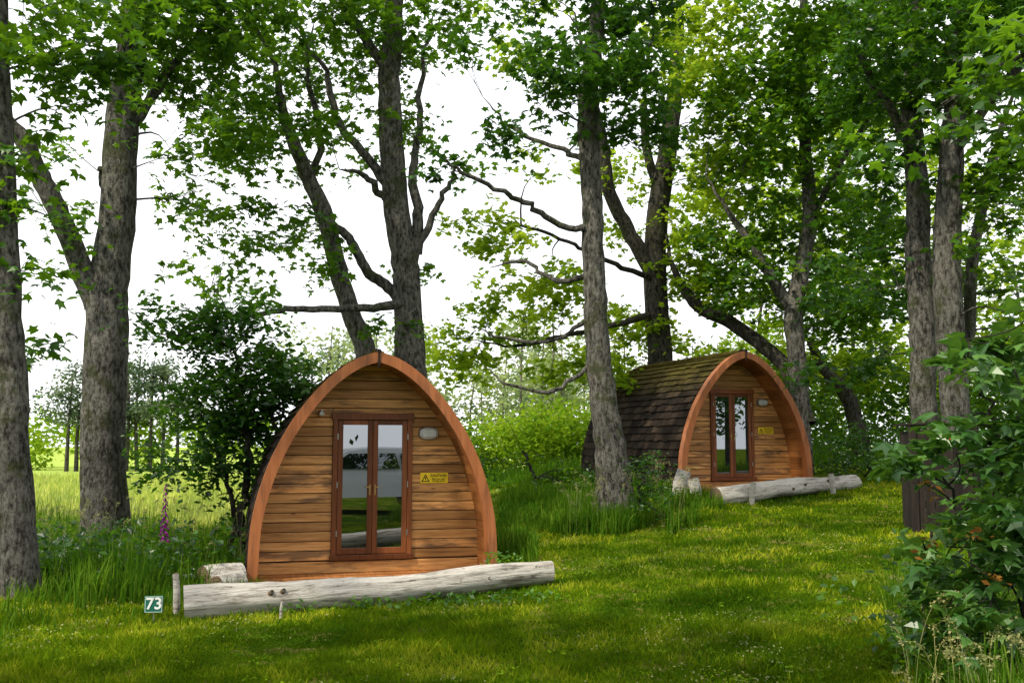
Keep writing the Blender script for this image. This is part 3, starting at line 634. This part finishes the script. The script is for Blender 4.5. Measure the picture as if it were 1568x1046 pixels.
def make_pod(loc, th):
    par = empty('camping_pod', loc, th); LEN = 4.25; YW = .55
    mb = MB(); arch(mb, 0, .115, 0, .13, .55); mb.build('arch_rim', RIM, par)
    mb = MB(); arch(mb, .035, .085, .131, LEN, .2); mb.build('roof_shell', DARKW, par)
    L = np.concatenate([[0], np.cumsum(np.linalg.norm(np.diff(PR, axis=0), axis=1))]); mb = MB(); A = inset(.087); B = inset(.106)
    nb = 26
    for s in range(nb):
        l0, l1 = L[-1]*s/nb+.002, L[-1]*(s+1)/nb-.002; r = random.random()*.7
        a0, a1 = [np.array([np.interp(l, L, A[:, 0]), np.interp(l, L, A[:, 1])]) for l in (l0, l1)]
        b0, b1 = [np.array([np.interp(l, L, B[:, 0]), np.interp(l, L, B[:, 1])]) for l in (l0, l1)]
        for sg in (1, -1):
            mb.hexa([(sg*b0[0], .132, b0[1]), (sg*a0[0], .132, a0[1]), (sg*a0[0], YW+.04, a0[1]), (sg*b0[0], YW+.04, b0[1]),
                     (sg*b1[0], .132, b1[1]), (sg*a1[0], .132, a1[1]), (sg*a1[0], YW+.04, a1[1]), (sg*b1[0], YW+.04, b1[1])], r)
    mb.build('porch_lining', LIN, par)
    mb = MB(); rows = 21; ex = L[-1]/rows
    def pt(l, off):
        l = min(l, L[-1]); p = np.array([np.interp(l, L, PR[:, 0]), np.interp(l, L, PR[:, 1])]); nn = np.array([np.interp(l, L, NR[:, 0]), np.interp(l, L, NR[:, 1])]); return p+nn*off
    for s in range(rows):
        y = .135-(.1 if s % 2 else 0)
        while y < LEN+.04:
            wv_ = rng.uniform(.16, .26); y0, y1 = max(y, .135), min(y+wv_-.006, LEN+.04); y += wv_
            if y1-y0 < .03: continue
            dl = rng.normal(0, .008); up = rng.normal(0, .004)
            a = pt(s*ex+.012+dl, .020+up); a2 = pt(s*ex+.012+dl, -.012); c = pt((s+1)*ex+.03, -.012); c2 = pt((s+1)*ex+.03, -.03); r = random.random()
            for sg in (1, -1):
                mb.hexa([(sg*a2[0], y0, a2[1]), (sg*a[0], y0, a[1]), (sg*a[0], y1, a[1]), (sg*a2[0], y1, a2[1]),
                         (sg*c2[0], y0, c2[1]), (sg*c[0], y0, c[1]), (sg*c[0], y1, c[1]), (sg*c2[0], y1, c2[1])], r)
    for k in range(20):
        y0 = .14+k*.205; mb.hexa([(-.12, y0, 2.465), (.12, y0, 2.465), (.12, y0+.2, 2.465), (-.12, y0+.2, 2.465), (-.02, y0, 2.54), (.02, y0, 2.54), (.02, y0+.2, 2.52), (-.02, y0+.2, 2.52)])
    mb.build('roof_shingles', SHING, par)
    hwz = lambda z: float(np.interp(z, PR[:, 1], PR[:, 0]))-.075
    dx0, dx1, dz0, dz1 = -.45, .47, .18, 1.80
    mb = MB(); z = .155; bh = .108
    def board(x0, x1, z0, z1):
        x0a = max(x0, -hwz(z0)); x0b = max(x0, -hwz(z1)); x1a = min(x1, hwz(z0)); x1b = min(x1, hwz(z1)); r = random.random(); yo = rng.uniform(0, .004)
        mb.hexa([(x0a, YW-.02-yo, z0), (x1a, YW-.02-yo, z0), (x1a, YW, z0), (x0a, YW, z0), (x0b, YW-.02-yo*.3, z1), (x1b, YW-.02-yo*.3, z1), (x1b, YW, z1), (x0b, YW, z1)], r)
    while z < 2.36:
        z1 = min(z+bh-.008, 2.38)
        if z < dz1:
            board(-2, dx0-.002, z, z1); board(dx1+.002, 2, z, z1)
            if z1-dz1 > .025: board(dx0, dx1, dz1+.022, z1)
        else: board(-2, 2, z, z1)
        z += bh
    mb.build('front_cladding', CLAD, par, .004)
    mb = MB()
    zz = np.linspace(.02, 2.4, 14)
    for a, c in zip(zz[:-1], zz[1:]):
        for (y0, y1) in ((YW+.002, YW+.03), (LEN-.06, LEN-.03)):
            mb.hexa([(-hwz(a), y0, a), (hwz(a), y0, a), (hwz(a), y1, a), (-hwz(a), y1, a), (-hwz(c), y0, c), (hwz(c), y0, c), (hwz(c), y1, c), (-hwz(c), y1, c)], .2)
    mb.build('wall_backing', DARKW, par)
    mb = MB(); y0 = YW-.05; fw = .055
    mb.box(dx0, dx0+fw, y0, YW+.0, dz0, dz1); mb.box(dx1-fw, dx1, y0, YW, dz0, dz1)
    mb.box(dx0-.015, dx1+.015, y0-.012, YW-.003, dz1-fw, dz1+.02); mb.box(dx0-.02, dx1+.02, y0-.03, YW-.003, dz0-.028, dz0+.03)
    mb.build('door_frame', DOORW, par, .004)
    mb = MB(); mid = (dx0+dx1)/2; GL = []
    for (a, c) in ((dx0+fw+.004, mid-.002), (mid+.002, dx1-fw-.004)):
        b0, t0 = dz0+.034, dz1-fw-.004; sw = .058
        mb.box(a, a+sw, y0+.012, YW-.002, b0, t0); mb.box(c-sw, c, y0+.012, YW-.002, b0, t0)
        mb.box(a+sw, c-sw, y0+.014, YW-.002, b0, b0+.07); mb.box(a+sw, c-sw, y0+.014, YW-.002, t0-.055, t0); GL.append((a+sw, c-sw, b0+.07, t0-.055))
    mb.build('door_leaves', DOORW, par, .004)
    mb = MB()
    for (a, c, b0, t0) in GL: mb.box(a-.004, c+.004, y0+.03, y0+.036, b0-.004, t0+.004)
    mb.build('door_glass', GLASS, par)
    mb = MB()
    for x in (mid-.03, mid+.03):
        mb.box(x-.008, x+.008, y0+.004, y0+.012, .88, 1.0); mb.box(x-.005, x+.005, y0-.02, y0+.004, .965, .977)
        sgn = 1 if x > mid else -1
        mb.box(min(x, x+.05*sgn), max(x, x+.05*sgn), y0-.027, y0-.020, .965, .977)
    mb.build('door_handles', BRASS, par, .002)
    mb = MB()
    for zc in (.45, 1.0, 1.55):
        for x in (dx0+fw, dx1-fw): mb.box(x-.006, x+.006, y0-.004, y0+.011, zc-.035, zc+.035)
    mb.build('hinges', STEEL, par)
    mb = MB(); mb.box(-1.26, 1.26, YW-.045, YW-.005, .015, .14, .6); mb.build('bottom_rail', CLAD, par, .004)
    mb = MB()
    for k in range(4): mb.box(-1.25, 1.25, .134+k*.1, .134+k*.1+.093, -.02, .012)
    mb.box(-1.0, .25, -.24, -.01, -.045, -.005, .5)
    mb.build('deck_boards', LIN, par, .004)
    mb = MB()
    for x in (-1.1, -.4, .4, 1.1): mb.box(x-.06, x+.06, .05, LEN-.1, -.35, -.022)
    mb.build('skid_beams', DARKW, par)
    def oval(mb, cx, cz, rx, rz, y0, y1, n=28, e=2.6):
        ring = [(cx+rx*math.copysign(abs(math.cos(t))**(2/e), math.cos(t)), cz+rz*math.copysign(abs(math.sin(t))**(2/e), math.sin(t))) for t in np.arange(n)/n*2*math.pi]
        v = [(x, y1, z) for x, z in ring]+[(cx+(x-cx)*.88, y0, cz+(z-cz)*.82) for x, z in ring]
        mb.poly(v, [tuple([(i+1) % n, i, n+i, n+(i+1) % n][::-1]) for i in range(n)]+[tuple(range(n, 2*n))])
    mb = MB(); oval(mb, .66, 1.59, .125, .078, YW-.075, YW-.022); mb.build('bulkhead_lamp_body', STEEL, par)
    mb = MB(); oval(mb, .66, 1.59, .097, .052, YW-.092, YW-.0755); mb.build('bulkhead_lamp_lens', LENS, par)
    sx_, sz_ = .735, 1.07; yp = YW-.032
    mb = MB(); mb.box(sx_-.165, sx_+.165, yp, YW-.018, sz_-.06, sz_+.06, .5); mb.build('caution_sign_plate', YEL, par, .003)
    mb = MB(); tx = sx_-.105; T1 = [(tx-.05, -.042), (tx+.05, -.042), (tx, .045)]; T2 = [(tx-.033, -.032), (tx+.033, -.032), (tx, .026)]
    v = [(x, yp-.002, sz_+z) for x, z in T1]+[(x, yp-.002, sz_+z) for x, z in T2]; mb.poly(v, [(0, 1, 4, 3), (1, 2, 5, 4), (2, 0, 3, 5)])
    mb.poly([(tx-.006, yp-.002, sz_-.018), (tx+.006, yp-.002, sz_-.018), (tx+.007, yp-.002, sz_+.012), (tx-.007, yp-.002, sz_+.012)], [(0, 1, 2, 3)])
    mb.build('warning_triangle', BLK, par)
    text('caution_text', 'CAUTION', .042, (sx_+.05, yp-.002, sz_+.027), BLK, par); text('caution_small_text', 'Mind your head\nlow door frame', .024, (sx_+.05, yp-.002, sz_-.022), BLK, par)
    mb = MB(); mb.box(-.60, -.575, YW-.09, YW-.022, 1.80, 1.86); mb.box(-.615, -.56, YW-.12, YW-.091, 1.79, 1.83); mb.build('camera_hook', STEEL, par, .003)
    mb = MB(); mb.box(-.012, .012, -.012, .0, 2.31, 2.485); mb.box(-.02, .02, -.02, .14, 2.486, 2.522); mb.build('ridge_joint', DARKW, par, .002)
    return par
make_pod(POD1[:3], POD1[3]); make_pod(POD2[:3], POD2[3])

# ------------------------------------------------------------------ edging logs
def log(name, a, c, r0, r1, seed, stubs=4):
    a = np.array(a, float); c = np.array(c, float); d = c-a; L = np.linalg.norm(d); n = 34; k = 26
    t = np.linspace(0, L, n); P = np.stack([t, .02*np.sin(t*1.7+seed), .018*np.sin(t*2.3+seed)], 1)
    R = np.linspace(r0, r1, n)*(1+.05*np.sin(t*5+seed)); v, q = tube(P, R, k, .11)
    par = empty(name, tuple(a)); par.rotation_euler = (0, -math.atan2(d[2], math.hypot(d[0], d[1])), math.atan2(d[1], d[0]))
    mesh_np('log_body', v, [q], LOGM, parent=par, smooth=True)
    for nm, i0 in (('end', 0), ('end_far', (n-1)*k)):
        ring = v[i0:i0+k]; cen = ring.mean(0)+np.array([-.004 if i0 == 0 else .004, 0, 0]); V = np.vstack([ring, cen])
        f = np.array([[j, (j+1) % k, k] for j in range(k)]); mesh_np('cut_'+nm, V, [f], ENDM, parent=par)
    for s in range(stubs):
        x = rng.uniform(.2*L, .85*L); an = rng.uniform(.3, 1.8); rr = np.interp(x, t, R)
        pp = np.array([[x, -math.sin(an)*rr*.7, math.cos(an)*rr*.7], [x+.02, -math.sin(an)*rr*1.10, math.cos(an)*rr*1.10]])
        v2, q2 = tube(pp, [.03, .018], 8); mesh_np('branch_stub', v2, [q2], ENDM, parent=par)
def gz(x, y, d): return float(H(x, y))+d
log('edging_log', (-2.86, 8.88, gz(-2.86, 8.88, .10)), (.38, 9.85, gz(.38, 9.85, .105)), .15, .115, 1)
log('edging_log', (3.12, 15.5, gz(3.12, 15.5, .13)), (5.95, 17.45, gz(5.95, 17.45, .10)), .16, .13, 4)
for (x, y, r, L, rz) in ((-3.15, 10.35, .14, .45, .9), (-2.95, 10.15, .10, .4, 1.2)):
    log('cut_log', (x, y, gz(x, y, r*.8)), (x+L*math.cos(rz), y+L*math.sin(rz), gz(x, y, r*.8)), r, r*.95, 7, 0)
def stake(x, y, h, r=.035, lean=.05):
    g = float(H(x, y)); par = empty('wooden_stake', (x, y, g)); v, q = tube(np.array([[0, 0, -.1], [lean*.3, 0, h*.6], [lean, 0, h]]), [r, r, r*.9], 8, .06)
    mesh_np('post', v, [q], LOGM, parent=par, smooth=True); mesh_np('top', np.vstack([v[-8:], v[-8:].mean(0)+[0, 0, .008]]), [np.array([[j, (j+1) % 8, 8] for j in range(8)])], ENDM, parent=par)
stake(-2.98, 9.05, .36, .03, -.02); stake(-1.98, 8.72, .14, .012, .01); stake(3.72, 15.62, .34, .05, .03); stake(5.35, 16.75, .34, .05, -.03)
stake(2.72, 16.4, .5, .13, .1); stake(2.95, 16.1, .38, .1, -.05)

# ------------------------------------------------------------------ pitch number sign
px_, py_ = -3.05, 8.66; g = float(H(px_, py_)); par = empty('pitch_number_sign', (px_, py_, g), math.radians(8))
mb = MB(); mb.box(-.078, .078, 0, .012, .085, .225, .5); mb.build('plate', GRN, par, .012)
mb = MB(); mb.box(-.006, .006, .013, .022, -.1, .2, .5); mb.build('spike', STEEL, par)
text('number', '73', .135, (.003, -.003, .158), WHT, par)
mb = MB()
for (x0, x1, z0, z1) in ((-.070, .070, .090, .093), (-.070, .070, .217, .220), (-.070, -.067, .0935, .2165), (.067, .070, .0935, .2165)): mb.box(x0, x1, -.002, -.0004, z0, z1)
mb.build('border', WHT, par)

# ------------------------------------------------------------------ dark timber enclosure on the right
ex_, ey_ = 4.82, 12.0; g = float(H(ex_, ey_)); par = empty('timber_bin_store', (ex_, ey_, g), math.radians(-8)); mb = MB()
for k in range(6): mb.box(k*.11, k*.11+.104, 0, .02, .02, 1.22+rng.uniform(-.01, .01))
for k in range(6): mb.box(0, .02, .03+k*.11, .03+k*.11+.104, .02, 1.21+rng.uniform(-.01, .01))
for x in (-.05, .66): mb.box(x, x+.07, -.03, .05, -.1, 1.28)
mb.box(-.02, .7, .021, .06, .3, .38); mb.box(-.02, .7, .021, .06, 1.0, 1.08); mb.box(-.06, .76, -.05, .75, 1.285, 1.31)
mb.build('planks', DARKW, par, .004)
mb = MB(); mb.box(.40, .45, -.03, -.002, 1.10, 1.17); mb.build('red_reflector', REDP, par, .01)

# ------------------------------------------------------------------ parked car behind the viewpoint (mirrored in the door glass)
par = empty('parked_car', (2.6, .6, 0), math.radians(12))
prof = [(-2.1, .35), (-2.15, .75), (-1.95, .98), (-1.1, 1.05), (-.45, 1.42), (.6, 1.48), (1.35, 1.38), (1.95, 1.0), (2.1, .8), (2.1, .38)]
pc = catmull(prof, 4); n = len(pc); V = []
for yy, sc_ in ((-.85, .97), (-.8, 1.0), (.8, 1.0), (.85, .97)):
    for p in pc: V.append((p[0]*sc_, yy*(1-.16*max(0, p[1]-.95)/.5), .35+(p[1]-.35)*sc_))
mb = MB(); fs = [tuple(reversed(range(n))), tuple(range(3*n, 4*n))]
for s in range(3): fs += [(s*n+i, s*n+i+1, (s+1)*n+i+1, (s+1)*n+i) for i in range(n-1)]+[(s*n+n-1, s*n, (s+1)*n, (s+1)*n+n-1)]
mb.poly(V, fs, .5); mb.build('body', CARW, par, 0)
mb = MB()
for sg in (1, -1):
    for (xa, xb, xc_, xd) in ((-.95, -.42, .1, .1), (.16, .16, .62, .72), (.78, .72, 1.2, 1.45)):
        mb.poly([(xa, sg*.862, 1.0), (xd, sg*.862, 1.0), (xc_, sg*.775, 1.34), (xb, sg*.775, 1.34)], [(0, 1, 2, 3)])
mb.build('windows', GLASS, par)
for wx in (-1.35, 1.3):
    for sg in (1, -1):
        v, q = tube(np.array([[wx, sg*.72, .33], [wx, sg*.88, .33]]), [.32, .32], 24); ob = mesh_np('wheel', v, [q], TYRE, parent=par)
        mesh_np('hub', np.vstack([v[24:]*1.0, [[wx, sg*.885, .33]]]), [np.array([[j, (j+1) % 24, 24] for j in range(24)])], STEEL, parent=par)
print('OBJECTS', len(bpy.data.objects), 'VERTS', sum(len(m.vertices) for m in bpy.data.meshes))
